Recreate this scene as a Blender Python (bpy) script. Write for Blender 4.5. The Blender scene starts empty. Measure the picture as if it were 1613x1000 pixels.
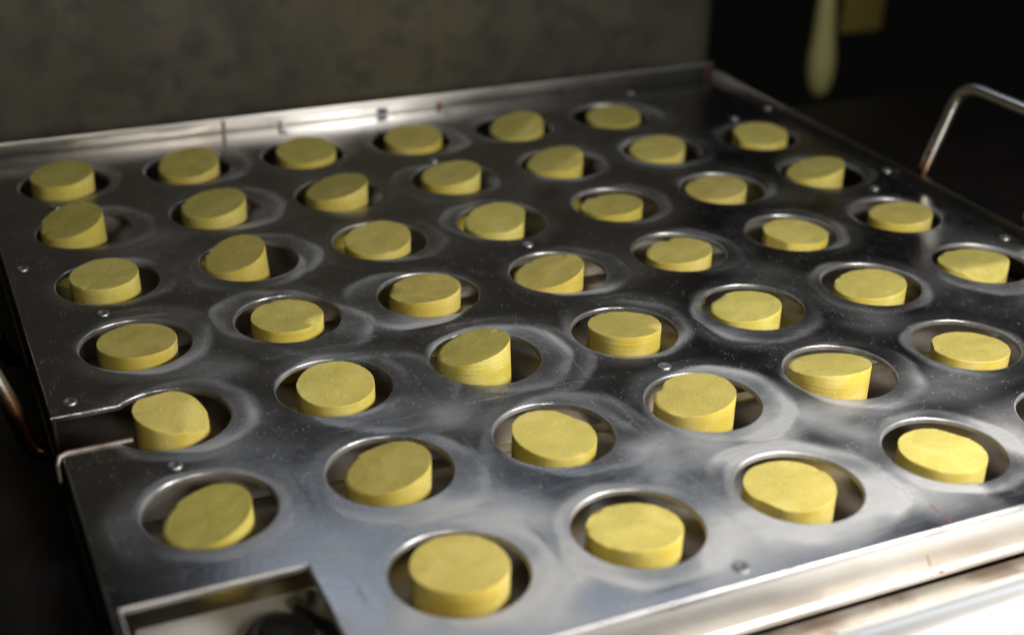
import bpy, bmesh, math, random
import numpy as np
from mathutils import Matrix, Vector, noise

# ------------------------------------------------------------------ units
P = 0.075                      # hole pitch in metres; all tables below are in pitches
V = lambda x, y, z: (x * P, y * P, z * P)
scene = bpy.context.scene
col = scene.collection

# ------------------------------------------------------------------ camera
cam_data = bpy.data.cameras.new("camera")
cam = bpy.data.objects.new("camera", cam_data)
col.objects.link(cam)
right = Vector((0.9113992520, -0.4108905513, 0.0228113631))
up = Vector((0.1652108147, 0.4160976872, 0.8941857198))
fwd = Vector((0.3769042188, 0.8111915123, -0.4471146836))
m = Matrix((right, up, -fwd)).transposed().to_4x4()
m.translation = Vector(V(-1.1555, -5.1755, 4.2051))
cam.matrix_world = m
cam_data.sensor_width = 36.0
cam_data.lens = 49.27
cam_data.clip_start = 0.01
cam_data.clip_end = 50
cam_data.dof.use_dof = True
cam_data.dof.focus_distance = 9.0 * P
cam_data.dof.aperture_fstop = 5.0
cam_data.dof.aperture_blades = 0
scene.camera = cam

# ------------------------------------------------------------------ world and lamps
world = bpy.data.worlds.new("World")
scene.world = world
world.use_nodes = True
bg = world.node_tree.nodes["Background"]
bg.inputs[0].default_value = (1.0, 0.93, 0.85, 1)
bg.inputs[1].default_value = 0.0022


def area(name, loc, target, sx, sy, power, colour):
    l = bpy.data.lights.new(name, 'AREA')
    l.shape = 'RECTANGLE'
    l.size, l.size_y = sx * P, sy * P
    l.energy = power
    l.color = colour
    o = bpy.data.objects.new(name, l)
    col.objects.link(o)
    o.location = V(*loc)
    d = Vector(V(*target)) - o.location
    o.rotation_euler = d.to_track_quat('-Z', 'Y').to_euler()
    return o


# main lamp above and right of the camera, lamp over the front edge, low lamp in front, added cool fill lamp high behind for the plate's reflections
area("lamp_main", (1.0, -6.8, 4.3), (2.6, 3.0, 0), 1.5, 1.1, 1.5, (1.0, 0.91, 0.77))
area("lamp_over_front", (5.2, -2.4, 3.4), (2.3, -0.2, -0.2), 1.6, 1.2, 3.1, (1.0, 0.96, 0.89))
area("lamp_low_front", (5.0, -6.0, 0.1), (3.0, -0.6, -0.3), 5.0, 1.2, 0.7, (1.0, 0.97, 0.93))
area("lamp_cool_fill", (7.6, 9.0, 9.9), (2.5, 0.0, 0), 12.0, 2.4, 0.9, (0.76, 0.86, 1.0))

scene.view_settings.view_transform = 'Standard'
scene.view_settings.look = 'None'
scene.view_settings.gamma = 1.0
scene.view_settings.exposure = 0.0
scene.view_settings.use_curve_mapping = False

# ------------------------------------------------------------------ node helpers
class NT:
    def __init__(self, name):
        self.mat = bpy.data.materials.new(name)
        self.mat.use_nodes = True
        self.t = self.mat.node_tree
        self.b = self.t.nodes["Principled BSDF"]

    def n(self, kind, **kw):
        nd = self.t.nodes.new(kind)
        for k, v in kw.items():
            setattr(nd, k, v)
        return nd

    def put(self, sock, v):
        if isinstance(v, bpy.types.NodeSocket):
            self.t.links.new(v, sock)
        else:
            sock.default_value = v

    def math(self, op, a, b=0.0, c=0.0, clamp=False):
        nd = self.n("ShaderNodeMath", operation=op, use_clamp=clamp)
        for i, v in enumerate((a, b, c)):
            self.put(nd.inputs[i], v)
        return nd.outputs[0]

    def vmath(self, op, a, b=(0, 0, 0)):
        nd = self.n("ShaderNodeVectorMath", operation=op)
        self.put(nd.inputs[0], a)
        self.put(nd.inputs[1], b)
        return nd.outputs[0]

    def smooth(self, v, lo, hi, a=0.0, b=1.0):
        nd = self.n("ShaderNodeMapRange", interpolation_type='SMOOTHSTEP')
        for i, x in enumerate((v, lo, hi, a, b)):
            self.put(nd.inputs[i], x)
        return nd.outputs[0]

    def noise(self, vec, scale, detail=3.0, rough=0.5, dist=0.0):
        nd = self.n("ShaderNodeTexNoise")
        self.put(nd.inputs["Vector"], vec)
        nd.inputs["Scale"].default_value = scale
        nd.inputs["Detail"].default_value = detail
        nd.inputs["Roughness"].default_value = rough
        nd.inputs["Distortion"].default_value = dist
        return nd.outputs["Fac"]

    def mix(self, f, a, b):
        nd = self.n("ShaderNodeMix", data_type='RGBA')
        self.put(nd.inputs[0], f)
        self.put(nd.inputs[6], a)
        self.put(nd.inputs[7], b)
        return nd.outputs[2]

    def mixf(self, f, a, b):
        nd = self.n("ShaderNodeMix", data_type='FLOAT')
        self.put(nd.inputs[0], f)
        self.put(nd.inputs[2], a)
        self.put(nd.inputs[3], b)
        return nd.outputs[0]

    def bump(self, h, strength, dist):
        nd = self.n("ShaderNodeBump")
        nd.inputs["Strength"].default_value = strength
        nd.inputs["Distance"].default_value = dist
        self.put(nd.inputs["Height"], h)
        self.t.links.new(nd.outputs[0], self.b.inputs["Normal"])

    def coord(self):
        return self.n("ShaderNodeTexCoord").outputs["Object"]

    def attr(self, name):
        return self.n("ShaderNodeAttribute", attribute_name=name)


def metal(name, base, rough, metallic=1.0, grain=0.08, scale=60, stain=(0.3, 0.26, 0.2), stain_amt=0.3, bump=0.05):
    k = NT(name)
    c = k.coord()
    n1 = k.noise(c, scale, 5, 0.6)
    n2 = k.noise(c, scale * 0.25, 4, 0.6, 0.6)
    k.put(k.b.inputs["Base Color"], k.mix(k.smooth(n2, 0.48, 0.72, 0, stain_amt), (*base, 1), (*stain, 1)))
    k.put(k.b.inputs["Metallic"], metallic)
    k.put(k.b.inputs["Roughness"], k.math('ADD', rough - grain / 2, k.math('MULTIPLY', n1, grain)))
    k.bump(n1, bump, 0.0006)
    return k.mat


# the holed plate: clear dark metal, hazy where a rotary tool scuffed it round the holes
def plate_material():
    k = NT("scuffed_steel")
    c = k.coord()
    sc = k.attr("scuff").outputs["Fac"]
    hz = k.attr("haze").outputs["Fac"]
    loc = k.attr("hole_local").outputs["Vector"]
    sep = k.n("ShaderNodeSeparateXYZ")
    k.put(sep.inputs[0], loc)
    x, y, seed = sep.outputs
    r = k.math('SQRT', k.math('ADD', k.math('MULTIPLY', x, x), k.math('MULTIPLY', y, y)))
    th = k.math('ARCTAN2', y, x)
    cmb = k.n("ShaderNodeCombineXYZ")
    k.put(cmb.inputs[0], k.math('MULTIPLY', r, 95.0))
    k.put(cmb.inputs[1], k.math('MULTIPLY', th, 2.2))
    k.put(cmb.inputs[2], seed)
    rings = k.noise(cmb.outputs[0], 1.0, 3, 0.7)
    cloud = k.noise(c, 24, 3, 0.5, 0.35)
    soft_cloud = k.noise(c, 15, 2, 0.45, 0.2)
    brushed = k.noise(k.vmath('MULTIPLY', c, (70, 1100, 1)), 1.0, 3, 0.65)
    brushed2 = k.noise(k.vmath('MULTIPLY', c, (900, 60, 1)), 1.0, 3, 0.65)
    fine = k.noise(c, 420, 3, 0.7)
    mid = k.noise(c, 90, 4, 0.6, 0.4)
    # scuff breaks up with the ring scratches and clouds
    s = k.math('MULTIPLY', sc, k.smooth(cloud, 0.30, 0.65, 0.55, 1.2))
    rmod = k.mixf(k.smooth(r, 0.49, 0.43), 1.0, k.math('ADD', 0.55, k.math('MULTIPLY', rings, 0.9)))
    s = k.math('MULTIPLY', s, rmod, clamp=True)
    h = k.math('MULTIPLY', hz, k.smooth(soft_cloud, 0.38, 0.60, 0.0, 1.0))
    tot = k.math('ADD', s, k.math('MULTIPLY', h, 0.95), clamp=True)
    tot = k.math('ADD', tot, k.smooth(mid, 0.45, 0.8, 0.0, 0.08), clamp=True)
    tot = k.math('MULTIPLY', tot, k.math('ADD', 0.68, k.math('MULTIPLY', brushed, 0.62)), clamp=True)
    # dust specks
    vor = k.n("ShaderNodeTexVoronoi", feature='F1')
    k.put(vor.inputs["Vector"], c)
    vor.inputs["Scale"].default_value = 1000
    vs = k.n("ShaderNodeSeparateColor")
    k.put(vs.inputs[0], vor.outputs["Color"])
    speck = k.math('MULTIPLY', k.smooth(vor.outputs["Distance"], 0.42, 0.22),
                   k.smooth(k.math('ADD', vs.outputs[0], k.math('MULTIPLY', mid, 0.7)), 1.28, 1.34))
    colr = k.mix(tot, (0.31, 0.31, 0.32, 1), (0.60, 0.60, 0.605, 1))
    colr = k.mix(k.math('MULTIPLY', speck, 0.38), colr, (0.75, 0.73, 0.68, 1))
    k.put(k.b.inputs["Base Color"], colr)
    k.put(k.b.inputs["Metallic"], k.math('SUBTRACT', k.mixf(tot, 0.98, 0.62), k.math('MULTIPLY', speck, 0.4)))
    k.put(k.b.inputs["Roughness"], k.math('ADD', k.mixf(tot, 0.10, 0.44), k.math('MULTIPLY', k.math('ADD', fine, k.math('ADD', brushed, brushed2)), 0.035)))
    near = k.smooth(r, 0.49, 0.43)
    hgt = k.math('ADD', k.math('MULTIPLY', k.math('MULTIPLY', rings, k.math('MULTIPLY', s, near)), 1.6), k.math('MULTIPLY', fine, 0.25))
    hgt = k.math('ADD', hgt, k.math('MULTIPLY', k.noise(c, 9, 2, 0.5), 4.0))
    hgt = k.math('ADD', hgt, k.math('MULTIPLY', brushed, 0.28))
    k.bump(hgt, 0.5, 0.00035)
    return k.mat


def puck_material():
    k = NT("yellow_dough")
    c = k.coord()
    info = k.n("ShaderNodeObjectInfo").outputs["Random"]
    off = k.vmath('ADD', c, k.n("ShaderNodeCombineXYZ").outputs[0])
    cmb = k.n("ShaderNodeCombineXYZ")
    for i in range(3):
        k.put(cmb.inputs[i], k.math('MULTIPLY', info, 3.7 + i))
    off = k.vmath('ADD', c, cmb.outputs[0])
    n_big = k.noise(off, 55, 4, 0.6, 0.5)
    n_fine = k.noise(off, 1300, 2, 0.6)
    n_mid = k.noise(off, 190, 4, 0.6)
    lay = k.noise(k.vmath('MULTIPLY', off, (14, 14, 1500)), 1.0, 3, 0.6)
    geo = k.n("ShaderNodeNewGeometry")
    sep = k.n("ShaderNodeSeparateXYZ")
    k.put(sep.inputs[0], geo.outputs["Normal"])
    top = k.smooth(sep.outputs[2], 0.55, 0.85)
    base = k.mix(k.smooth(n_big, 0.36, 0.66), (0.575, 0.465, 0.075, 1), (0.625, 0.54, 0.17, 1))
    base = k.mix(k.smooth(n_mid, 0.45, 0.75, 0, 0.35), base, (0.50, 0.405, 0.03, 1))
    # upward faces darker and greyer than the sides, finely mottled
    top_tone = k.mix(k.smooth(n_fine, 0.35, 0.7), (0.41, 0.36, 0.085, 1), (0.55, 0.49, 0.165, 1))
    base = k.mix(k.math('MULTIPLY', top, k.smooth(n_big, 0.3, 0.65, 0.95, 0.35)), base, top_tone)
    pore = k.n("ShaderNodeTexVoronoi", feature='F1')
    k.put(pore.inputs["Vector"], off)
    pore.inputs["Scale"].default_value = 700
    ps = k.n("ShaderNodeSeparateColor")
    k.put(ps.inputs[0], pore.outputs["Color"])
    crumb = k.math('MULTIPLY', k.smooth(pore.outputs["Distance"], 0.40, 0.22), k.smooth(ps.outputs[0], 0.975, 0.985))
    base = k.mix(k.math('MULTIPLY', crumb, 0.6), base, (0.78, 0.74, 0.50, 1))
    dent = k.math('MULTIPLY', k.smooth(pore.outputs["Distance"], 0.40, 0.20), k.smooth(ps.outputs[1], 0.93, 0.95))
    hsv = k.n("ShaderNodeHueSaturation")
    k.put(hsv.inputs["Hue"], k.math('ADD', 0.492, k.math('MULTIPLY', info, 0.014)))
    k.put(hsv.inputs["Value"], k.math('ADD', 0.86, k.math('MULTIPLY', k.math('FRACT', k.math('MULTIPLY', info, 7.3)), 0.22)))
    k.put(hsv.inputs["Color"], base)
    k.put(k.b.inputs["Base Color"], hsv.outputs[0])
    k.put(k.b.inputs["Roughness"], 0.62)
    k.b.inputs["Specular IOR Level"].default_value = 0.28
    k.b.inputs["Subsurface Weight"].default_value = 0.12
    k.b.inputs["Subsurface Radius"].default_value = (0.004, 0.003, 0.001)
    side = k.math('SUBTRACT', 1.0, top)
    hgt = k.math('ADD', k.math('MULTIPLY', k.math('MULTIPLY', lay, side), 1.1), k.math('MULTIPLY', n_fine, 0.5))
    hgt = k.math('ADD', hgt, k.math('MULTIPLY', n_mid, 0.12))
    hgt = k.math('SUBTRACT', hgt, k.math('MULTIPLY', dent, 0.5))
    k.bump(hgt, 0.5, 0.0005)
    return k.mat


def wall_material():
    k = NT("mottled_wall")
    c = k.coord()
    a = k.noise(c, 14, 5, 0.65, 0.6)
    b = k.noise(c, 5, 3, 0.5)
    d = k.noise(c, 62, 3, 0.6)
    base = k.mix(k.smooth(a, 0.32, 0.68), (0.056, 0.051, 0.038, 1), (0.105, 0.095, 0.070, 1))
    base = k.mix(k.smooth(b, 0.42, 0.7, 0, 0.6), base, (0.13, 0.115, 0.062, 1))
    base = k.mix(k.smooth(d, 0.46, 0.70, 0, 0.6), base, (0.035, 0.037, 0.036, 1))
    k.put(k.b.inputs["Base Color"], base)
    k.put(k.b.inputs["Roughness"], 0.75)
    k.bump(a, 0.3, 0.002)
    return k.mat


def plain(name, base, rough, metallic=0.0, scale=80, amt=0.25):
    k = NT(name)
    n1 = k.noise(k.coord(), scale, 4, 0.6)
    dark = tuple(v * (1 - amt) for v in base)
    k.put(k.b.inputs["Base Color"], k.mix(n1, (*dark, 1), (*base, 1)))
    k.put(k.b.inputs["Metallic"], metallic)
    k.put(k.b.inputs["Roughness"], k.math('ADD', rough, k.math('MULTIPLY', n1, 0.1)))
    k.bump(n1, 0.1, 0.0005)
    return k.mat


def rod_material():
    k = NT("heat_tinted_rod")
    c = k.coord()
    sep = k.n("ShaderNodeSeparateXYZ")
    k.put(sep.inputs[0], c)
    n1 = k.noise(c, 90, 4, 0.6)
    tint = k.smooth(k.math('ADD', sep.outputs[2], k.math('MULTIPLY', n1, 0.012)), 0.008, 0.026, 1.0, 0.0)
    dark_foot = k.smooth(sep.outputs[2], -0.004, 0.010, 1.0, 0.0)  # near-black brown towards the foot of each leg
    rc = k.mix(tint, (0.62, 0.60, 0.57, 1), (0.50, 0.26, 0.11, 1))
    k.put(k.b.inputs["Base Color"], k.mix(dark_foot, rc, (0.05, 0.02, 0.01, 1)))
    k.put(k.b.inputs["Metallic"], 1.0)
    k.put(k.b.inputs["Roughness"], k.math('ADD', 0.22, k.math('MULTIPLY', n1, 0.15)))
    return k.mat


M = {
    'plate': plate_material(),
    'puck': puck_material(),
    'wall': wall_material(),
    'flange': metal("satin_flange", (0.66, 0.65, 0.63), 0.42, 0.85, 0.12, 45, (0.55, 0.47, 0.38), 0.35),
    'rear': metal("rear_flange_steel", (0.62, 0.60, 0.57), 0.30, 1.0, 0.14, 70, (0.34, 0.29, 0.23), 0.6),
    'dark_flange': metal("dark_reflection_steel", (0.12, 0.115, 0.11), 0.38, 1.0, 0.1, 60, (0.12, 0.09, 0.07), 0.6),  # dark surroundings mirrored by the side flanges, put into the base colour
    'floor': metal("brown_sheet", (0.45, 0.40, 0.345), 0.36, 0.93, 0.14, 70, (0.20, 0.16, 0.11), 0.7, 0.10),
    'bar': metal("cross_bar_steel", (0.55, 0.52, 0.48), 0.48, 0.9, 0.1, 60),
    'rivet': metal("rivet_steel", (0.45, 0.45, 0.44), 0.42, 1.0, 0.1, 300),
    'rod': rod_material(),
    'tube': metal("bright_tube", (0.86, 0.86, 0.85), 0.30, 0.75, 0.06, 40, (0.7, 0.68, 0.6), 0.2),
    'rail': metal("worn_rail", (0.42, 0.39, 0.35), 0.50, 0.7, 0.2, 90, (0.16, 0.10, 0.07), 0.8, 0.2),
    'surface': plain("dark_worktop", (0.016, 0.013, 0.011), 0.34, 0.0, 30, 0.5),
    'rubber': plain("black_rubber", (0.022, 0.022, 0.026), 0.45, 0.0, 200, 0.3),
    'bracket': metal("lightened_bracket", (0.80, 0.77, 0.72), 0.5, 0.3, 0.1, 80, (0.45, 0.40, 0.36), 0.4),  # colour lightened in place of light missing inside the cut-out
    'grip': plain("pale_yellow_plastic", (0.90, 0.88, 0.36), 0.5, 0.0, 25, 0.15),
    'ochre': plain("ochre_paint", (0.45, 0.36, 0.09), 0.6, 0.0, 25, 0.3),
    'red': plain("red_ink", (0.25, 0.04, 0.05), 0.5, 0.0, 300, 0.3),
    'blue': plain("blue_ink", (0.04, 0.07, 0.20), 0.5, 0.0, 300, 0.3),
    'black': plain("black_ink", (0.03, 0.03, 0.03), 0.5, 0.0, 300, 0.3),
    'rust': plain("rust_edge", (0.16, 0.06, 0.02), 0.6, 0.5, 200, 0.5),
}


# ------------------------------------------------------------------ object helpers
def mesh_obj(name, verts, faces, mat, parent=None, smooth=False, sharp=None):
    me = bpy.data.meshes.new(name)
    me.from_pydata([tuple(v) for v in verts], [], faces)
    me.validate()
    bm = bmesh.new()
    bm.from_mesh(me)
    bmesh.ops.recalc_face_normals(bm, faces=bm.faces)
    bm.to_mesh(me)
    bm.free()
    if smooth:
        me.shade_smooth()
        if sharp:
            me.set_sharp_from_angle(angle=math.radians(sharp))
    me.materials.append(mat)
    o = bpy.data.objects.new(name, me)
    col.objects.link(o)
    if parent:
        o.parent = parent
    return o


def thing(name, label, cat, loc=(0, 0, 0), group=None):
    o = bpy.data.objects.new(name, None)
    col.objects.link(o)
    o.location = V(*loc)
    o.empty_display_size = 0.02
    tag(o, label, cat, group)
    return o


def tag(o, label, cat, group=None):
    o["label"] = label
    o["category"] = cat
    if group:
        o["group"] = group


def box_mesh(x0, x1, y0, y1, z0, z1, bev=0.004, seg=2):
    bm = bmesh.new()
    bmesh.ops.create_cube(bm, size=1.0)
    for v in bm.verts:
        v.co = Vector(V(x0 + (v.co.x + .5) * (x1 - x0), y0 + (v.co.y + .5) * (y1 - y0), z0 + (v.co.z + .5) * (z1 - z0)))
    if bev:
        bmesh.ops.bevel(bm, geom=bm.edges[:], offset=bev * P, segments=8 if bev > .2 else seg, affect='EDGES', profile=0.5)
    return bm


def box(name, x0, x1, y0, y1, z0, z1, mat, parent=None, bev=0.004):
    bm = box_mesh(x0, x1, y0, y1, z0, z1, bev)
    me = bpy.data.meshes.new(name)
    bm.to_mesh(me)
    bm.free()
    me.shade_smooth()
    me.set_sharp_from_angle(angle=math.radians(35))
    me.materials.append(mat)
    o = bpy.data.objects.new(name, me)
    col.objects.link(o)
    if parent:
        o.parent = parent
    return o


def tube_mesh(path, radii, n=20, caps=True):
    """swept round tube along a list of points (metres); radii per point"""
    verts, faces = [], []
    pts = [Vector(p) for p in path]
    ref = Vector((0.0, 0.31, 0.95)) if abs((pts[-1] - pts[0]).normalized().z) < 0.9 else Vector((1, 0, 0))
    for i, p in enumerate(pts):
        a = pts[max(i - 1, 0)]
        b = pts[min(i + 1, len(pts) - 1)]
        t = (b - a).normalized()
        u = ref - t * ref.dot(t)
        u.normalize()
        ref = u
        w = t.cross(u)
        for k in range(n):
            an = 2 * math.pi * k / n
            verts.append(p + (u * math.cos(an) + w * math.sin(an)) * radii[i])
    for i in range(len(pts) - 1):
        for k in range(n):
            faces.append((i * n + k, i * n + (k + 1) % n, (i + 1) * n + (k + 1) % n, (i + 1) * n + k))
    if caps:
        faces.append(tuple(range(n))[::-1])
        faces.append(tuple(range((len(pts) - 1) * n, len(pts) * n)))
    return verts, faces


def lathe(profile, n=32):
    verts, faces = [], []
    for r, z in profile:
        for k in range(n):
            a = 2 * math.pi * k / n
            verts.append((r * math.cos(a) * P, r * math.sin(a) * P, z * P))
    for i in range(len(profile) - 1):
        for k in range(n):
            faces.append((i * n + k, i * n + (k + 1) % n, (i + 1) * n + (k + 1) % n, (i + 1) * n + k))
    faces.append(tuple(range(n))[::-1])
    faces.append(tuple(range((len(profile) - 1) * n, len(profile) * n)))
    return verts, faces


# ------------------------------------------------------------------ the setting
FLOOR = -0.37                 # top of the sheet the pucks stand on
SURF = -0.62                  # dark worktop
ws = box("worktop", -9, 16, -6, 7.2, SURF - 0.4, SURF, M['surface'], None, 0.0)
ws["kind"] = "structure"
wl = box("wall", -9, 7.86, 8.5, 9.7, SURF - .39, 5.4, M['wall'], None, 0.5)
wl["kind"] = "structure"

# ------------------------------------------------------------------ the holed tray
X0, X1, Y0, Y1 = -0.63, 6.62, -0.62, 6.80
tray = thing("holed_tray", "shiny scuffed metal tray with rows of round holes holding yellow pucks", "tray")
HR = 0.352                    # finished hole radius
LIP = 0.013                   # rounded edge of the sheet
NA = 96
random.seed(4)

DISCS = {  # scuffed rings: row, col -> (dx, dy, radius, strength)
    (0, 1): [(.05, .03, .44, .95)], (0, 2): [(.0, -.05, .47, .9)], (0, 3): [(.05, -.06, .50, .8), (-.1, .05, .42, .8)],
    (0, 4): [(.03, -.02, .45, .8)],
    (1, 0): [(.0, -.03, .43, .8)], (1, 1): [(.06, -.10, .47, .75)], (1, 2): [(.13, -.03, .47, .75), (.0, -.16, .5, .35)],
    (1, 3): [(.08, -.05, .46, .95)], (1, 4): [(.07, -.05, .45, .55)], (1, 5): [(-.02, -.03, .41, .45)],
    (2, 0): [(.10, .0, .43, .70), (.06, -.1, .42, .3)], (2, 1): [(.08, .02, .41, .75), (.26, -.16, .50, .5)],
    (2, 2): [(.10, -.03, .47, .75), (.2, -.1, .5, .3)], (2, 3): [(.04, .04, .44, .55)], (2, 4): [(-.04, -.10, .45, .6)],
    (2, 5): [(-.05, -.04, .44, .5)], (2, 6): [(.0, -.12, .46, .5)],
    (3, 0): [(.07, .0, .43, .85)], (3, 1): [(-.10, .10, .40, .6), (.12, -.22, .40, .5)], (3, 2): [(-.17, -.02, .45, .8)],
    (3, 3): [(.12, -.02, .42, .65)], (3, 4): [(.08, -.02, .41, .35)], (3, 5): [(.05, .03, .43, .4)], (3, 6): [(.02, .02, .40, .4)],
    (4, 0): [(.08, -.02, .40, .55)], (4, 1): [(-.05, -.10, .43, .6), (.12, .03, .43, .5)], (4, 2): [(.10, -.02, .42, .45)],
    (4, 3): [(-.05, .06, .42, .45)], (4, 4): [(.06, .0, .42, .35)], (4, 5): [(.08, .05, .43, .4)], (4, 6): [(.05, .0, .43, .45)],
    (5, 0): [(.10, -.02, .44, .5)], (5, 1): [(.13, .02, .44, .6)], (5, 2): [(.08, -.03, .41, .4)], (5, 3): [(-.1, -.06, .46, .4)],
    (5, 4): [(.0, -.02, .41, .5)], (5, 5): [(.03, -.03, .44, .65)], (5, 6): [(.0, .03, .41, .4)],
    (6, 0): [(.06, .0, .40, .3)], (6, 1): [(.13, .0, .42, .55)], (6, 2): [(.05, .0, .39, .25)], (6, 3): [(.10, -.03, .42, .55)],
    (6, 4): [(-.05, .0, .40, .35)], (6, 5): [(.10, -.06, .43, .6)],
}
HAZE = [  # broad polishing haze: x, y, rx, ry, amount
    (.55, .10, 1.1, .65, 1.0), (1.5, .5, .8, .45, 1.0), (2.5, .5, .6, .45, 1.0), (1.5, -.35, 2.0, .45, 1.0),
    (3.0, -.25, 1.5, .45, 1.0), (3.5, .45, .8, .45, .95), (4.6, -.2, 1.3, .6, .95), (-.3, .9, .35, .6, .35), (.5, 1.45, .55, .4, .45),
    (1.4, 1.45, .5, .35, .4), (2.45, 1.4, .35, .25, .2), (3.45, .95, .3, .3, .35), (4.5, .6, .5, .35, .35), (.5, 4.5, .55, .35, .45),
    (.45, 2.5, .45, .35, .4), (4.6, 1.5, .35, .25, .35), (5.6, 1.6, .5, .4, .35), (2.5, 3.5, .4, .3, .15), (1.5, 5.5, .8, .4, .25),
    (3.5, 4.5, .8, .5, .2), (4.5, 2.5, .5, .4, .25), (5.4, 3.4, .8, .6, .25), (4.4, 5.4, .6, .4, .2), (6.2, 2.2, .4, .6, .3)]

co, local = [], []
quads = []


def add_v(x, y, hx, hy, seed):
    co.append((x, y))
    local.append((x - hx, y - hy, seed))
    return len(co) - 1


angs = sorted({round(2 * math.pi * k / NA, 9) for k in range(NA)})


def sq_hit(a):
    c, s = math.cos(a), math.sin(a)
    t = 0.5 / max(abs(c), abs(s))
    return t * c, t * s


R_IN = HR + LIP
NR = 14
SLOT_HI, SLOT_LO = 0.27, -0.16
a_hi = math.pi - math.asin(SLOT_HI / R_IN)
a_lo = math.pi + math.asin(-SLOT_LO / R_IN)
side_coords = sorted({round(sq_hit(a)[1], 6) for a in angs if abs(abs(sq_hit(a)[0]) - .5) < 1e-6})


def polar_cell(i, j):
    seed = random.uniform(0, 50)
    A = list(angs)
    if (i, j) == (2, 0):
        A = [a for a in A if a < a_hi - .02 or a > a_lo + .02] + [a_hi, a_lo]
        A.sort()
    cols = []
    for a in A:
        ox, oy = sq_hit(a)
        ri = 0.0 if (i, j) == (6, 6) else R_IN
        ix, iy = ri * math.cos(a), ri * math.sin(a)
        ring = []
        for r in range(NR + 1):
            f = (r / NR) ** 1.25
            ring.append(add_v(j + ix + (ox - ix) * f, i + iy + (oy - iy) * f, j, i, seed))
        cols.append(ring)
    n = len(A)
    for k in range(n):
        if (i, j) == (2, 0) and abs(A[k] - a_hi) < 1e-9:
            continue
        c0, c1 = cols[k], cols[(k + 1) % n]
        for r in range(NR):
            quads.append((c0[r], c0[r + 1], c1[r + 1], c1[r]))
    if (i, j) == (2, 0):
        # fill between the rays and the straight slot edges, out to the left edge of the plate
        chi, clo = cols[A.index(a_hi)], cols[A.index(a_lo)]
        bx, by = sq_hit(a_hi)
        top_pts = sorted([sq_hit(a) for a in angs if abs(sq_hit(a)[1] - .5) < 1e-6 and sq_hit(a)[0] < bx - 1e-6], key=lambda p: -p[0])
        left_hi = [(-.5, s) for s in sorted(side_coords, reverse=True) if SLOT_HI + .01 < s < .5 - 1e-6]
        poly = chi[:] + [add_v(j + x, i + y, j, i, seed) for x, y in top_pts + left_hi] + [add_v(j - .5, i + SLOT_HI, j, i, seed)]
        quads.append(tuple(poly))
        bx, by = sq_hit(a_lo)
        left_lo = [(-.5, s) for s in sorted(side_coords) if by + 1e-4 < s < SLOT_LO - .01]
        poly = clo[:] + [add_v(j + x, i + y, j, i, seed) for x, y in left_lo] + [add_v(j - .5, i + SLOT_LO, j, i, seed)]
        quads.append(tuple(poly))


for i in range(7):
    for j in range(7):
        if (i, j) != (0, 0):
            polar_cell(i, j)


def strip(fixed_a, fixed_b, ts, vertical):
    """margin strip between the cells and the plate edge"""
    steps = 4
    prev = None
    for t in ts:
        cur = []
        for q in range(steps + 1):
            f = fixed_a + (fixed_b - fixed_a) * q / steps
            x, y = (f, t) if vertical else (t, f)
            cur.append(add_v(x, y, round(x), round(y), 0.0))
        if prev is not None:
            for q in range(steps):
                quads.append((prev[q], prev[q + 1], cur[q + 1], cur[q]))
        prev = cur


E0x, E1x, E0y, E1y = X0 + LIP, X1 - LIP, Y0 + LIP, Y1 - LIP
allside = sorted(set(side_coords) | {-.5, .5})
run = lambda a, b: sorted({round(c + s, 6) for c in range(a, b + 1) for s in allside})
# left margin: above and below the slot
left_ys = run(1, 6)
strip(E0x, -.5, [t for t in left_ys if t < 2 + SLOT_LO - .01] + [2 + SLOT_LO], True)
strip(E0x, -.5, [2 + SLOT_HI] + [t for t in left_ys if t > 2 + SLOT_HI + .01], True)
strip(6.5, E1x, run(0, 6), True)
strip(E0y, -.5, run(1, 6), False)
strip(6.5, E1y, run(0, 6), False)
strip(6.5, E1y, [E0x, -.5], False)
strip(6.5, E1y, [6.5, E1x], False)
strip(E0y, -.5, [6.5, E1x], False)
# front left cell with the rectangular cut-out
CUT = (-.575 - LIP, .33 + LIP, -.50 - LIP, .345 + LIP)
outer = []
outer += [(x, .5) for x in [E0x, E0x * .75 - .5 * .25, (E0x - .5) / 2, E0x * .25 - .5 * .75] + [s for s in allside]]
outer += [(.5, s) for s in sorted(allside, reverse=True)[1:]]
outer += [(.5, -.5 + (E0y + .5) * q / 4) for q in range(1, 5)]
outer += [(.5 + (E0x - .5) * q / 12, E0y) for q in range(1, 13)]
outer += [(E0x, E0y + (.5 - E0y) * q / 12) for q in range(1, 12)]
prev = None
first = None
for x, y in outer + [outer[0]]:
    ix, iy = min(max(x, CUT[0]), CUT[1]), min(max(y, CUT[2]), CUT[3])
    cur = [add_v(ix + (x - ix) * q / 4, iy + (y - iy) * q / 4, 0, 0, 3.0) for q in range(5)]
    if prev:
        for q in range(4):
            quads.append((prev[q], prev[q + 1], cur[q + 1], cur[q]))
    prev = cur


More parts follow.
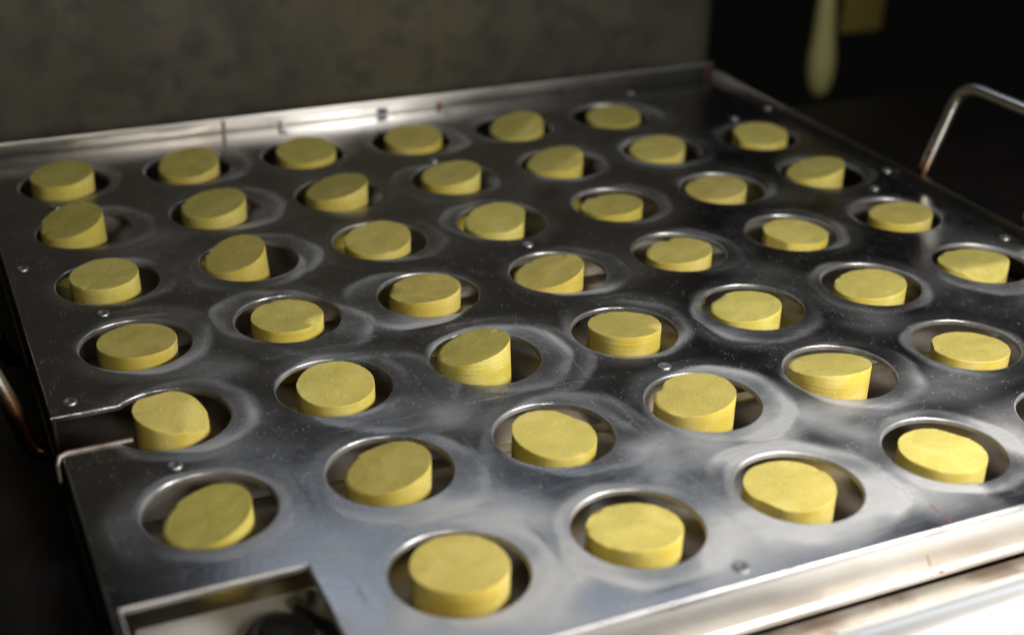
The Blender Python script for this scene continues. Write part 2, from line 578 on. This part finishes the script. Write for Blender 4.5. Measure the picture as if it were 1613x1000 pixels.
def scuff_field(xy):
    s = np.zeros(len(xy))
    for (i, j), ds in DISCS.items():
        for n, (dx, dy, R, amt) in enumerate(ds):
            ax, ay = xy[:, 0] - (j + dx), xy[:, 1] - (i + dy)
            d = np.hypot(ax, ay)
            th = np.arctan2(ay, ax)
            wob = 0.012 * np.sin(3 * th + i * 2.1 + j) + 0.008 * np.sin(7 * th + j * 1.7)
            soft = 0.07 + 0.045 * np.sin(2 * th + i + 2.3 * j)
            e = np.clip((R + wob - d) / soft + .5, 0, 1)
            e = e * e * (3 - 2 * e)
            body = 0.45 + 0.55 * np.exp(-((R + wob - d - .03) / .05) ** 2)
            part = np.clip(0.70 + 0.38 * np.sin(th + i * 1.3 + j * 2.2 + n) + 0.2 * np.sin(3 * th + i - j), .1, 1)
            gain = 1.0 if i < 2 else 1.25
            s = np.maximum(s, e * body * part * min(1.0, amt * gain))
            # second, fainter and wider sweep of the tool
            R2 = R + .10
            e2 = np.clip((R2 - d) / .12 + .5, 0, 1)
            s = np.maximum(s, .22 * amt * gain * e2 * e2 * (3 - 2 * e2) * np.clip(.5 + .6 * np.sin(th * 2 + 1.9 * i + .7 * j), 0, 1))
    return s


def haze_field(xy):
    h = np.zeros(len(xy))
    for x, y, rx, ry, a in HAZE:
        d = np.hypot((xy[:, 0] - x) / rx, (xy[:, 1] - y) / ry)
        e = np.clip(1.15 - d, 0, 1)
        h = np.maximum(h, a * e * e * (3 - 2 * e))
    return h


TH = 0.034
bm = bmesh.new()
lay_l = bm.verts.layers.float_vector.new("hole_local")
lay_s = bm.verts.layers.float.new("scuff")
lay_h = bm.verts.layers.float.new("haze")
bv = []
for (x, y), l in zip(co, local):
    v = bm.verts.new((x, y, 0))
    v[lay_l] = l
    bv.append(v)
for q in quads:
    try:
        bm.faces.new([bv[k] for k in q])
    except ValueError:
        pass
bmesh.ops.remove_doubles(bm, verts=bm.verts[:], dist=2e-4)
bmesh.ops.dissolve_degenerate(bm, edges=bm.edges[:], dist=1e-5)
bmesh.ops.recalc_face_normals(bm, faces=bm.faces[:])
for f in bm.faces:
    if f.normal.z < 0:
        f.normal_flip()
# rolled edges along every boundary: quarter round, wall and a return under the sheet
bedges = [e for e in bm.edges if e.is_boundary]
out_dir = {}
for e in bedges:
    f = e.link_faces[0]
    a, b = e.verts
    d = (b.co - a.co).normalized()
    nrm = Vector((d.y, -d.x, 0))
    if nrm.dot(f.calc_center_median() - (a.co + b.co) / 2) > 0:
        nrm = -nrm
    for v in (a, b):
        out_dir.setdefault(v, []).append(nrm)
miter = {}
for v, ns in out_dir.items():
    s = Vector((0, 0, 0))
    for n_ in ns:
        s += n_
    if s.length < 1e-6:
        s = ns[0]
    s.normalize()
    miter[v] = s / max(0.5, s.dot(ns[0]))
profile = [(0.0015, 0.0)] + [(0.0015 + (LIP - .0015) * math.sin(t), -LIP * (1 - math.cos(t))) for t in
                             [math.pi / 2 * q / 5 for q in range(1, 6)]] + [(LIP, -TH), (LIP - .03, -TH)]
ring_of = {v: [v] for v in out_dir}
for v in list(out_dir):
    for o_, z_ in profile:
        nv = bm.verts.new(v.co + miter[v] * o_ + Vector((0, 0, z_)))
        nv[lay_l] = v[lay_l]
        ring_of[v].append(nv)
for e in bedges:
    f = e.link_faces[0]
    a, b = e.verts
    for k in range(len(profile)):
        try:
            bm.faces.new((ring_of[a][k], ring_of[a][k + 1], ring_of[b][k + 1], ring_of[b][k]))
        except ValueError:
            pass
bmesh.ops.recalc_face_normals(bm, faces=bm.faces[:])
bm.verts.ensure_lookup_table()
xy = np.array([(v.co.x, v.co.y) for v in bm.verts])
sf, hf = scuff_field(xy), haze_field(xy)
for v, a, b in zip(bm.verts, sf, hf):
    edge = v.co.z < -0.0005
    v[lay_s] = max(float(a), (0.1 if v.co.x < -.3 and 1.7 < v.co.y < 2.4 else 0.5) if edge else 0.0)
    v[lay_h] = float(b)
    v.co *= P
me = bpy.data.meshes.new("plate")
bm.to_mesh(me)
bm.free()
me.shade_smooth()
me.set_sharp_from_angle(angle=math.radians(50))
me.materials.append(M['plate'])
plate = bpy.data.objects.new("plate", me)
col.objects.link(plate)
plate.parent = tray
# underside of the sheet: nothing but the cross bars is seen below it

# flanges
FB = -0.265
ff = box("front_flange", X0 + .02, X1 - .02, Y0 + .006, Y0 + .03, FB, -TH + .001, M['flange'], tray, .004)
hem = tube_mesh([V(X0 + .02, Y0 + .012, FB - .028), V(X1 - .02, Y0 + .012, FB - .028)], [.030 * P] * 2, 16)
mesh_obj("hem", *hem, M['flange'], ff, True, 40)
for y0, y1 in ((Y0 + .035, 2 + SLOT_LO - .003), (2 + SLOT_HI + .003, Y1 - .01)):
    lf = box("side_flange", X0 + .006, X0 + .028, y0, y1, -.34, -TH + .001, M['dark_flange'], tray, .004)
    hm = tube_mesh([V(X0 + .012, y0, -.345), V(X0 + .012, y1, -.345)], [.022 * P] * 2, 12)
    mesh_obj("hem", *hm, M['dark_flange'], lf, True, 40)
box("side_flange", X1 - .028, X1 - .006, Y0 + .035, Y1 - .01, -.34, -TH + .001, M['dark_flange'], tray, .004)
lip = box("side_lip", X1 - .012, X1 + .02, Y0 + .05, Y1 - .02, -.03, .075, M['dark_flange'], tray, .006)
rf = box("rear_flange", X0 + .0, X1 - .014, Y1 - .022, Y1, -.02, .118, M['rear'], tray, .004)
hm = tube_mesh([V(X0, Y1 - .012, .124), V(X1 - .014, Y1 - .012, .124)], [.016 * P] * 2, 12)
mesh_obj("hem", *hm, M['rear'], rf, True, 40)
box("rust_seam", X1 - .075, X1 - .0505, Y1 - .028, Y1 - .0225, .002, .125, M['rust'], rf, .001)

# cross bars riveted under the sheet between the rows
for y in (1.48, 3.48, 5.48):
    cb = box("cross_bar", X0 + .04, X1 - .04, y, y + .022, -.325, -.058, M['bar'], tray, .003)
    box("bar_foot", X0 + .05, X1 - .05, y + .0225, y + .07, -.057, -TH - .003, M['bar'], cb, .003)

# rivets
RV = [(-.12, 3.51), (3.0, 3.52), (3.0, 1.47), (-.08, 1.48), (3.0, 5.45), (6.2, 3.53), (6.08, 5.51), (-.14, 5.53), (6.1, 1.5),
      (-.52, 4.43), (-.5, 2.40), (6.56, 5.67), (6.57, 3.84), (2.31, -.5), (5.53, 6.55), (2.0, 6.62), (6.5, 2.3), (5.2, -.5), (3.6, 6.62)]
rv_v, rv_f = lathe([(.046, .0003), (.0455, .004), (.042, .008), (.032, .0095), (.024, .0095), (.019, .006), (.004, .0055)], 20)
first = None
for x, y in RV:
    if first is None:
        first = mesh_obj("rivet", rv_v, rv_f, M['rivet'], tray, True, 40)
        o = first
    else:
        o = first.copy()
        col.objects.link(o)
        o.parent = tray
    o.location = V(x, y, 0)


# wire handles on both sides (part of the tray)
def handle(xb, xt, sgn):
    pts = []
    def arc(c, a, b, n=6):
        c, a, b = Vector(c), Vector(a), Vector(b)
        for q in range(n + 1):
            f = q / n
            pts.append(tuple((1 - f) ** 2 * a + 2 * f * (1 - f) * c + f * f * b))
    zt = .80
    pts.append((xb - .10 * sgn, 3.62, -.30))
    pts.append((xb - .03 * sgn, 3.62, -.27))
    pts.append((xb, 3.62, -.20))
    pts.append((xb + (xt - xb) * .25, 3.62, .10))
    arc((xt, 3.60, zt), (xb + (xt - xb) * .80, 3.61, .58), (xt, 3.36, zt))
    arc((xt, 2.40, zt), (xt, 2.64, zt), (xb + (xt - xb) * .80, 2.39, .58))
    pts.append((xb + (xt - xb) * .25, 2.38, .10))
    pts.append((xb, 2.38, -.20))
    pts.append((xb - .03 * sgn, 2.38, -.27))
    pts.append((xb - .10 * sgn, 2.38, -.30))
    path = [V(*p) for p in pts]
    vs, fs = tube_mesh(path, [.052 * P] * len(path), 18)
    h = mesh_obj("handle", vs, fs, M['rod'], tray, True, 50)
    return h


handle(6.72, 7.02, 1)
handle(-.765, -1.06, -1)

# rolled trim along the near edge of the slot and down the left side
mesh_obj("edge_trim", *tube_mesh([V(*p) for p in ((-.24, 1.828, .006), (-.45, 1.828, .006), (-.60, 1.828, .004), (-.645, 1.81, -.002), (-.662, 1.77, -.03), (-.662, 1.70, -.10))], [.013 * P] * 6, 12), M['rail'], tray, True, 60)

# ink and paint marks on the tray
def mark(x0, x1, y0, y1, z0, z1, mat, parent, shear=0.0, axis='y'):
    bm_ = box_mesh(x0, x1, y0, y1, z0, z1, 0)
    for v in bm_.verts:
        if axis == 'y':
            v.co.x += shear * (v.co.z - z0 * P)
        else:
            v.co.x += shear * (v.co.y - y0 * P)
    me_ = bpy.data.meshes.new("ink_mark")
    bm_.to_mesh(me_)
    bm_.free()
    me_.materials.append(mat)
    o_ = bpy.data.objects.new("ink_mark", me_)
    col.objects.link(o_)
    o_.parent = parent
    return o_


fy = Y0 + .006
mark(3.439, 3.445, fy - .0025, fy + .001, -.235, -.16, M['red'], ff, -.5)
mark(3.497, 3.525, fy - .022, fy - .012, -.295, -.268, M['red'], ff, -.3)
mark(3.545, 3.551, -.50, -.42, .0005, .002, M['red'], tray, .05, 'x')
mark(3.545, 3.558, -.585, -.56, .0005, .002, M['red'], tray, 0, 'x')
ry = Y1 - .022
mark(1.485, 1.515, ry - .003, ry + .001, .004, .116, M['black'], rf)
mark(2.0, 2.035, ry - .003, ry + .001, .004, .05, M['black'], rf)
mark(2.95, 3.05, ry - .003, ry + .001, .012, .06, M['blue'], rf)
mark(3.55, 3.60, ry - .003, ry + .001, .004, .045, M['red'], rf)

# ------------------------------------------------------------------ the sheet under the tray and its frame
sheet = box("base_sheet", X0 + .05, X1 - .05, Y0 + .06, Y1 - .06, FLOOR - .02, FLOOR, M['floor'], None, .004)
tag(sheet, "brownish metal sheet under the holed tray on which the pucks stand", "metal sheet")
frame = thing("support_frame", "dark worn metal frame under the front edge of the holed tray", "frame", (3, 3, SURF))
frame.location = (0, 0, 0)
box("front_rail", X0 + .1, X1 + .3, -.79, -.60, SURF, -.365, M['rail'], frame, .02)
box("rear_rail", X0 + .1, X1 - .1, 6.45, 6.70, SURF, FLOOR - .021, M['rail'], frame, .02)
for x0 in (X0 + .06, X1 - .31):
    box("side_rail", x0, x0 + .25, -.597, 6.447, SURF, FLOOR - .021, M['rail'], frame, .02)

# bright tube in front
path = [(2.55, .10), (2.56, .17), (2.59, .215), (2.64, .24), (9.0, .24)]
vs, fs = tube_mesh([V(x, -1.045, -.375) for x, r in path], [r * P for x, r in path], 40)
tb = mesh_obj("metal_tube", vs, fs, M['tube'], None, True, 60)
tag(tb, "gleaming white metal tube lying in front of the tray at lower right", "tube")
tb.location = V(0, 0, SURF + .24 + .375 + .001)

# clamp with a black knob under the cut-out
cl = thing("clamp", "lightened metal clamp plate with black knob inside the front left cut-out", "clamp", (.1, .2, FLOOR))
cl.location = (0, 0, 0)
cp = box("clamp_plate", -.50, .44, -.46, .60, FLOOR + .001, FLOOR + .035, M['bracket'], cl, .012)
kv, kf = lathe([(.15, .0), (.175, .02), (.18, .07), (.165, .10), (.13, .115), (.115, .105), (.10, .105), (.085, .12), (.05, .128), (.01, .13)], 36)
kn = mesh_obj("knob", kv, kf, M['rubber'], cl, True, 40)
kn.location = V(.13, .17, FLOOR + .0355)
bvv, bff = lathe([(.05, 0), (.05, .02), (.035, .035), (.01, .04)], 20)
for x, y in ((.38, .50), (.30, .47)):
    b_ = mesh_obj("bolt", bvv, bff, M['rivet'], cl, True, 40)
    b_.location = V(x, y, FLOOR + .0355)
mesh_obj("clamp_arm", *tube_mesh([V(.28, .42, FLOOR + .06), V(.40, .22, FLOOR + .06), V(.42, -.1, FLOOR + .06)], [.025 * P] * 3, 12), M['dark_flange'], cl, True, 50)

# ------------------------------------------------------------------ things behind on the right
ZB, ZT, PX0, PXS, PR, PAX0, PAX1, PAZ = -2.36, 6.0, 11.97, -.04, .215, 12.66, 13.45, -1.58
gp = [(.25, ZB), (.55, ZB + .06), (.85, ZB + .2), (1.0, ZB + .42), (1.0, ZB + .6), (.80, -1.40), (.60, -.78), (.52, .2), (.48, ZT)]
vs, fs = tube_mesh([V(PX0 + (z + 2.0) * PXS, 12.0, z) for r, z in gp], [r * PR * P for r, z in gp], 24)
g = mesh_obj("hanging_post", vs, fs, M['grip'], None, True, 60)
tag(g, "pale yellow post, wider at its lower end, hanging behind the tray's right corner", "post")
tg = box("ochre_board", PAX0, PAX1, 12.5, 12.6, PAZ, 6.0, M['ochre'], None, .04)
tag(tg, "dim ochre board hanging in the dark right of the pale yellow post", "board")

# ------------------------------------------------------------------ the pucks
# (row from the front, column from the left): x, y, height of the top, slope in x, slope in y, radius
PUCKS = {
    (0, 1): (1.000, -0.000, 0.052, 0.01, -0.02, 0.246),
    (0, 2): (1.986, 0.009, 0.001, 0.01, -0.11, 0.253),
    (0, 3): (2.962, 0.031, -0.002, 0.03, -0.02, 0.253),
    (0, 4): (3.992, 0.008, -0.008, -0.02, -0.02, 0.249),
    (1, 0): (-0.013, 1.003, -0.041, 0.29, 0.07, 0.232),
    (1, 1): (0.988, 1.004, 0.013, 0.21, -0.04, 0.240),
    (1, 2): (2.001, 1.000, -0.001, -0.05, 0.09, 0.245),
    (1, 3): (2.955, 1.030, 0.040, 0.15, -0.03, 0.246),
    (1, 4): (3.948, 1.044, 0.037, 0.01, -0.24, 0.253),
    (1, 5): (5.024, 0.976, -0.014, -0.00, -0.08, 0.250),
    (2, 0): (0.016, 1.997, 0.040, -0.15, 0.11, 0.216),
    (2, 1): (1.008, 1.998, 0.019, 0.03, 0.10, 0.239),
    (2, 2): (1.927, 2.032, 0.075, 0.27, -0.11, 0.229),
    (2, 3): (2.998, 2.001, 0.047, -0.01, -0.10, 0.241),
    (2, 4): (3.963, 2.027, -0.004, 0.12, -0.06, 0.241),
    (2, 5): (4.996, 2.003, -0.003, 0.11, -0.06, 0.251),
    (2, 6): (5.963, 2.037, 0.008, 0.04, -0.11, 0.253),
    (3, 0): (0.010, 2.999, 0.023, 0.01, -0.02, 0.248),
    (3, 1): (0.994, 3.002, 0.017, 0.01, 0.00, 0.242),
    (3, 2): (1.977, 3.009, 0.043, 0.10, -0.06, 0.245),
    (3, 3): (2.940, 3.031, 0.003, 0.24, -0.07, 0.253),
    (3, 4): (4.001, 2.999, 0.004, 0.11, -0.07, 0.243),
    (3, 5): (5.028, 2.979, 0.008, -0.01, 0.01, 0.247),
    (3, 6): (6.030, 2.974, 0.018, 0.09, -0.07, 0.247),
    (4, 0): (-0.020, 4.002, 0.064, 0.06, 0.04, 0.234),
    (4, 1): (0.901, 4.023, 0.056, 0.30, 0.12, 0.220),
    (4, 2): (1.984, 4.005, 0.018, 0.12, 0.08, 0.251),
    (4, 3): (2.954, 4.021, 0.026, 0.18, 0.05, 0.244),
    (4, 4): (3.973, 4.015, -0.006, 0.10, -0.08, 0.247),
    (4, 5): (4.958, 4.028, 0.003, 0.10, -0.03, 0.253),
    (4, 6): (5.953, 4.036, 0.038, 0.23, -0.11, 0.241),
    (5, 0): (-0.088, 5.010, 0.083, 0.22, 0.16, 0.229),
    (5, 1): (0.985, 5.003, 0.066, 0.16, 0.05, 0.247),
    (5, 2): (1.983, 5.005, 0.066, 0.21, -0.05, 0.253),
    (5, 3): (2.980, 5.008, 0.045, 0.18, -0.01, 0.248),
    (5, 4): (3.954, 5.023, 0.037, 0.24, -0.02, 0.243),
    (5, 5): (4.964, 5.022, 0.017, 0.16, 0.04, 0.245),
    (5, 6): (6.020, 4.986, 0.030, 0.08, 0.05, 0.250),
    (6, 0): (-0.009, 6.001, 0.093, 0.09, 0.06, 0.249),
    (6, 1): (1.013, 5.997, 0.053, 0.13, 0.15, 0.250),
    (6, 2): (2.028, 5.992, 0.041, 0.05, 0.11, 0.253),
    (6, 3): (3.018, 5.993, 0.038, 0.07, 0.10, 0.253),
    (6, 4): (4.027, 5.988, 0.032, 0.24, 0.07, 0.248),
    (6, 5): (5.034, 5.981, 0.003, 0.09, 0.05, 0.253),
}
LOOK = {  # what sets single pucks apart
    (1, 0): "top slanting steeply to the front left", (2, 2): "top pointed at right", (4, 1): "top tilted up to the right",
    (5, 0): "tall and tilted up to the right", (1, 4): "tall with ribbed side", (3, 1): "chipped at its right edge",
    (2, 3): "nick at right edge", (2, 0): "with cut corners, beside the slot", (0, 1): "brightest and nearest",
    (3, 2): "with a crumbled left edge", (4, 0): "with a white speck on top", (1, 2): "with one flattened edge",
    (2, 6): "with a step in its front edge",
}
CHIP = {(3, 1): [(-.75, .10, .06)], (2, 3): [(-.65, .07, .035)], (3, 2): [(2.6, .12, .015)], (2, 2): [(.35, .03, .012)], (2, 4): [(1.9, .10, .012)]}
CLIP = {  # direction (world angle), distance from centre, slope of a second facet
    (2, 0): [(-.35, .10, .45)], (2, 6): [(-1.6, .13, .8)], (6, 4): [(-.9, .10, .3)], (5, 4): [(-1.1, .13, .3)],
}
FLAT = {  # chords cut off the round outline: world angle, distance
    (1, 2): [(.65, .222)], (0, 4): [(.6, .232)], (0, 3): [(3.6, .235)], (2, 0): [(1.94, .19), (-.15, .205)], (1, 5): [(2.6, .235)],
    (1, 3): [(2.2, .23)], (3, 5): [(3.4, .22)], (4, 3): [(-.5, .225)], (5, 6): [(2.9, .225)],
}
ROW = ["front row", "second row from front", "third row from front", "fourth row from front", "fifth row from front",
       "sixth row from front", "rearmost row"]
NTH = ["leftmost", "second from left", "third from left", "fourth from left", "fifth from left", "sixth from left", "rightmost"]
rowcols = {}
for (i, j) in PUCKS:
    rowcols.setdefault(i, []).append(j)
NS, NH, NT_ = 64, 9, 10
for (i, j), (px, py, h, sx, sy, r) in PUCKS.items():
    rnd = random.Random(i * 31 + j * 7 + 5)
    ph = [rnd.uniform(0, 6.28) for _ in range(5)]
    rb = max(r, .242)
    # where the top is narrow the puck leans: its foot stands further right
    lx = (rb - r) * 1.0
    rad = lambda a, k=1.0: 1 + .010 * math.sin(2 * a + ph[0]) + .008 * math.sin(3 * a + ph[1]) + .004 * math.sin(7 * a + ph[2])

    def top_z(x, y):
        z = h + sx * x + sy * y
        z += .004 * (noise.noise(Vector((x * 6 + ph[0], y * 6 + ph[1], ph[2]))))
        z += .0012 * (noise.noise(Vector((x * 22 + ph[3], y * 22 + ph[1], ph[4]))))
        for (ang, d0, sl) in CLIP.get((i, j), []):
            d = x * math.cos(ang) + y * math.sin(ang)
            if d > d0 - .03:
                t = max(0, d - d0 + .03)
                z -= sl * (t * t / .12 if t < .06 else t - .03)
        return z

    verts, faces = [], []
    fz = FLOOR
    chips = list(CHIP.get((i, j), []))
    for _ in range(0 if (i, j) in ((1, 4), (2, 5), (1, 3)) else rnd.choice((0, 0, 1, 1))):
        chips.append((rnd.uniform(0, 6.28), rnd.uniform(.015, .04), rnd.uniform(.005, .012)))
    for k in range(NS):
        a = 2 * math.pi * k / NS
        c, s = math.cos(a), math.sin(a)
        flat = 1.0
        for (fa, fd) in FLAT.get((i, j), []):
            cs = math.cos(a - fa)
            if cs > .1:
                flat = min(flat, fd / (r * cs))
        rr = r * rad(a) * flat
        ce = 0.0
        for (ca, cw, cd) in chips:
            da = (a - ca + math.pi) % (2 * math.pi) - math.pi
            ce = max(ce, cd * max(0, 1 - (da / (cw * 3)) ** 2))
        nz = noise.noise(Vector((c * 7 + ph[2], s * 7 + ph[3], ph[0])))
        rr *= 1 + .006 * nz
        zt = top_z(rr * c, rr * s) - ce + .0035 * noise.noise(Vector((c * 9 + ph[1], s * 9, ph[4])))
        colv = []
        for q in range(NH):
            f = q / (NH - 1)
            rq = (rb * (1 - f) + r * f) * rad(a) * flat * (1 + .0008 * math.sin(11 * f + ph[3]))
            if q == 0:
                rq -= .008
            z = fz + (zt - .010 - fz) * f
            verts.append(((px + lx * (1 - f) + rq * c) * P, (py + rq * s) * P, z * P))
        # rounded arris then the top face towards the centre
        for rf_, dz in ((.9995, -.0035), (.992, 0.0)):
            verts.append(((px + rr * rf_ * c) * P, (py + rr * rf_ * s) * P, (zt + dz) * P))
        for q in range(1, NT_):
            f = .988 * (1 - q / NT_)
            x, y = rr * f * c, rr * f * s
            fade = max(0.0, (f - .72) / .27)
            verts.append(((px + x) * P, (py + y) * P, (top_z(x, y) - ce * fade) * P))
    m_ = NH + 2 + NT_ - 1
    for k in range(NS):
        k2 = (k + 1) % NS
        for q in range(m_ - 1):
            faces.append((k * m_ + q, k2 * m_ + q, k2 * m_ + q + 1, k * m_ + q + 1))
    verts.append((px * P, py * P, top_z(0, 0) * P))
    ctr = len(verts) - 1
    for k in range(NS):
        faces.append((k * m_ + m_ - 1, ((k + 1) % NS) * m_ + m_ - 1, ctr))
    faces.append(tuple(k * m_ for k in range(NS))[::-1])
    verts = [(x - px * P, y - py * P, z - (FLOOR + .0005) * P) for x, y, z in verts]
    o = mesh_obj("puck", verts, faces, M['puck'], None, True, 55)
    o.location = V(px, py, FLOOR + .001)
    cols_ = sorted(rowcols[i])
    k = cols_.index(j)
    nth = NTH[6] if k == len(cols_) - 1 else NTH[k]
    lab = "yellow puck in %s, %s" % (ROW[i], nth)
    if (i, j) in LOOK:
        lab += ", " + LOOK[(i, j)]
    tag(o, lab, "puck", "yellow pucks standing in the tray holes")
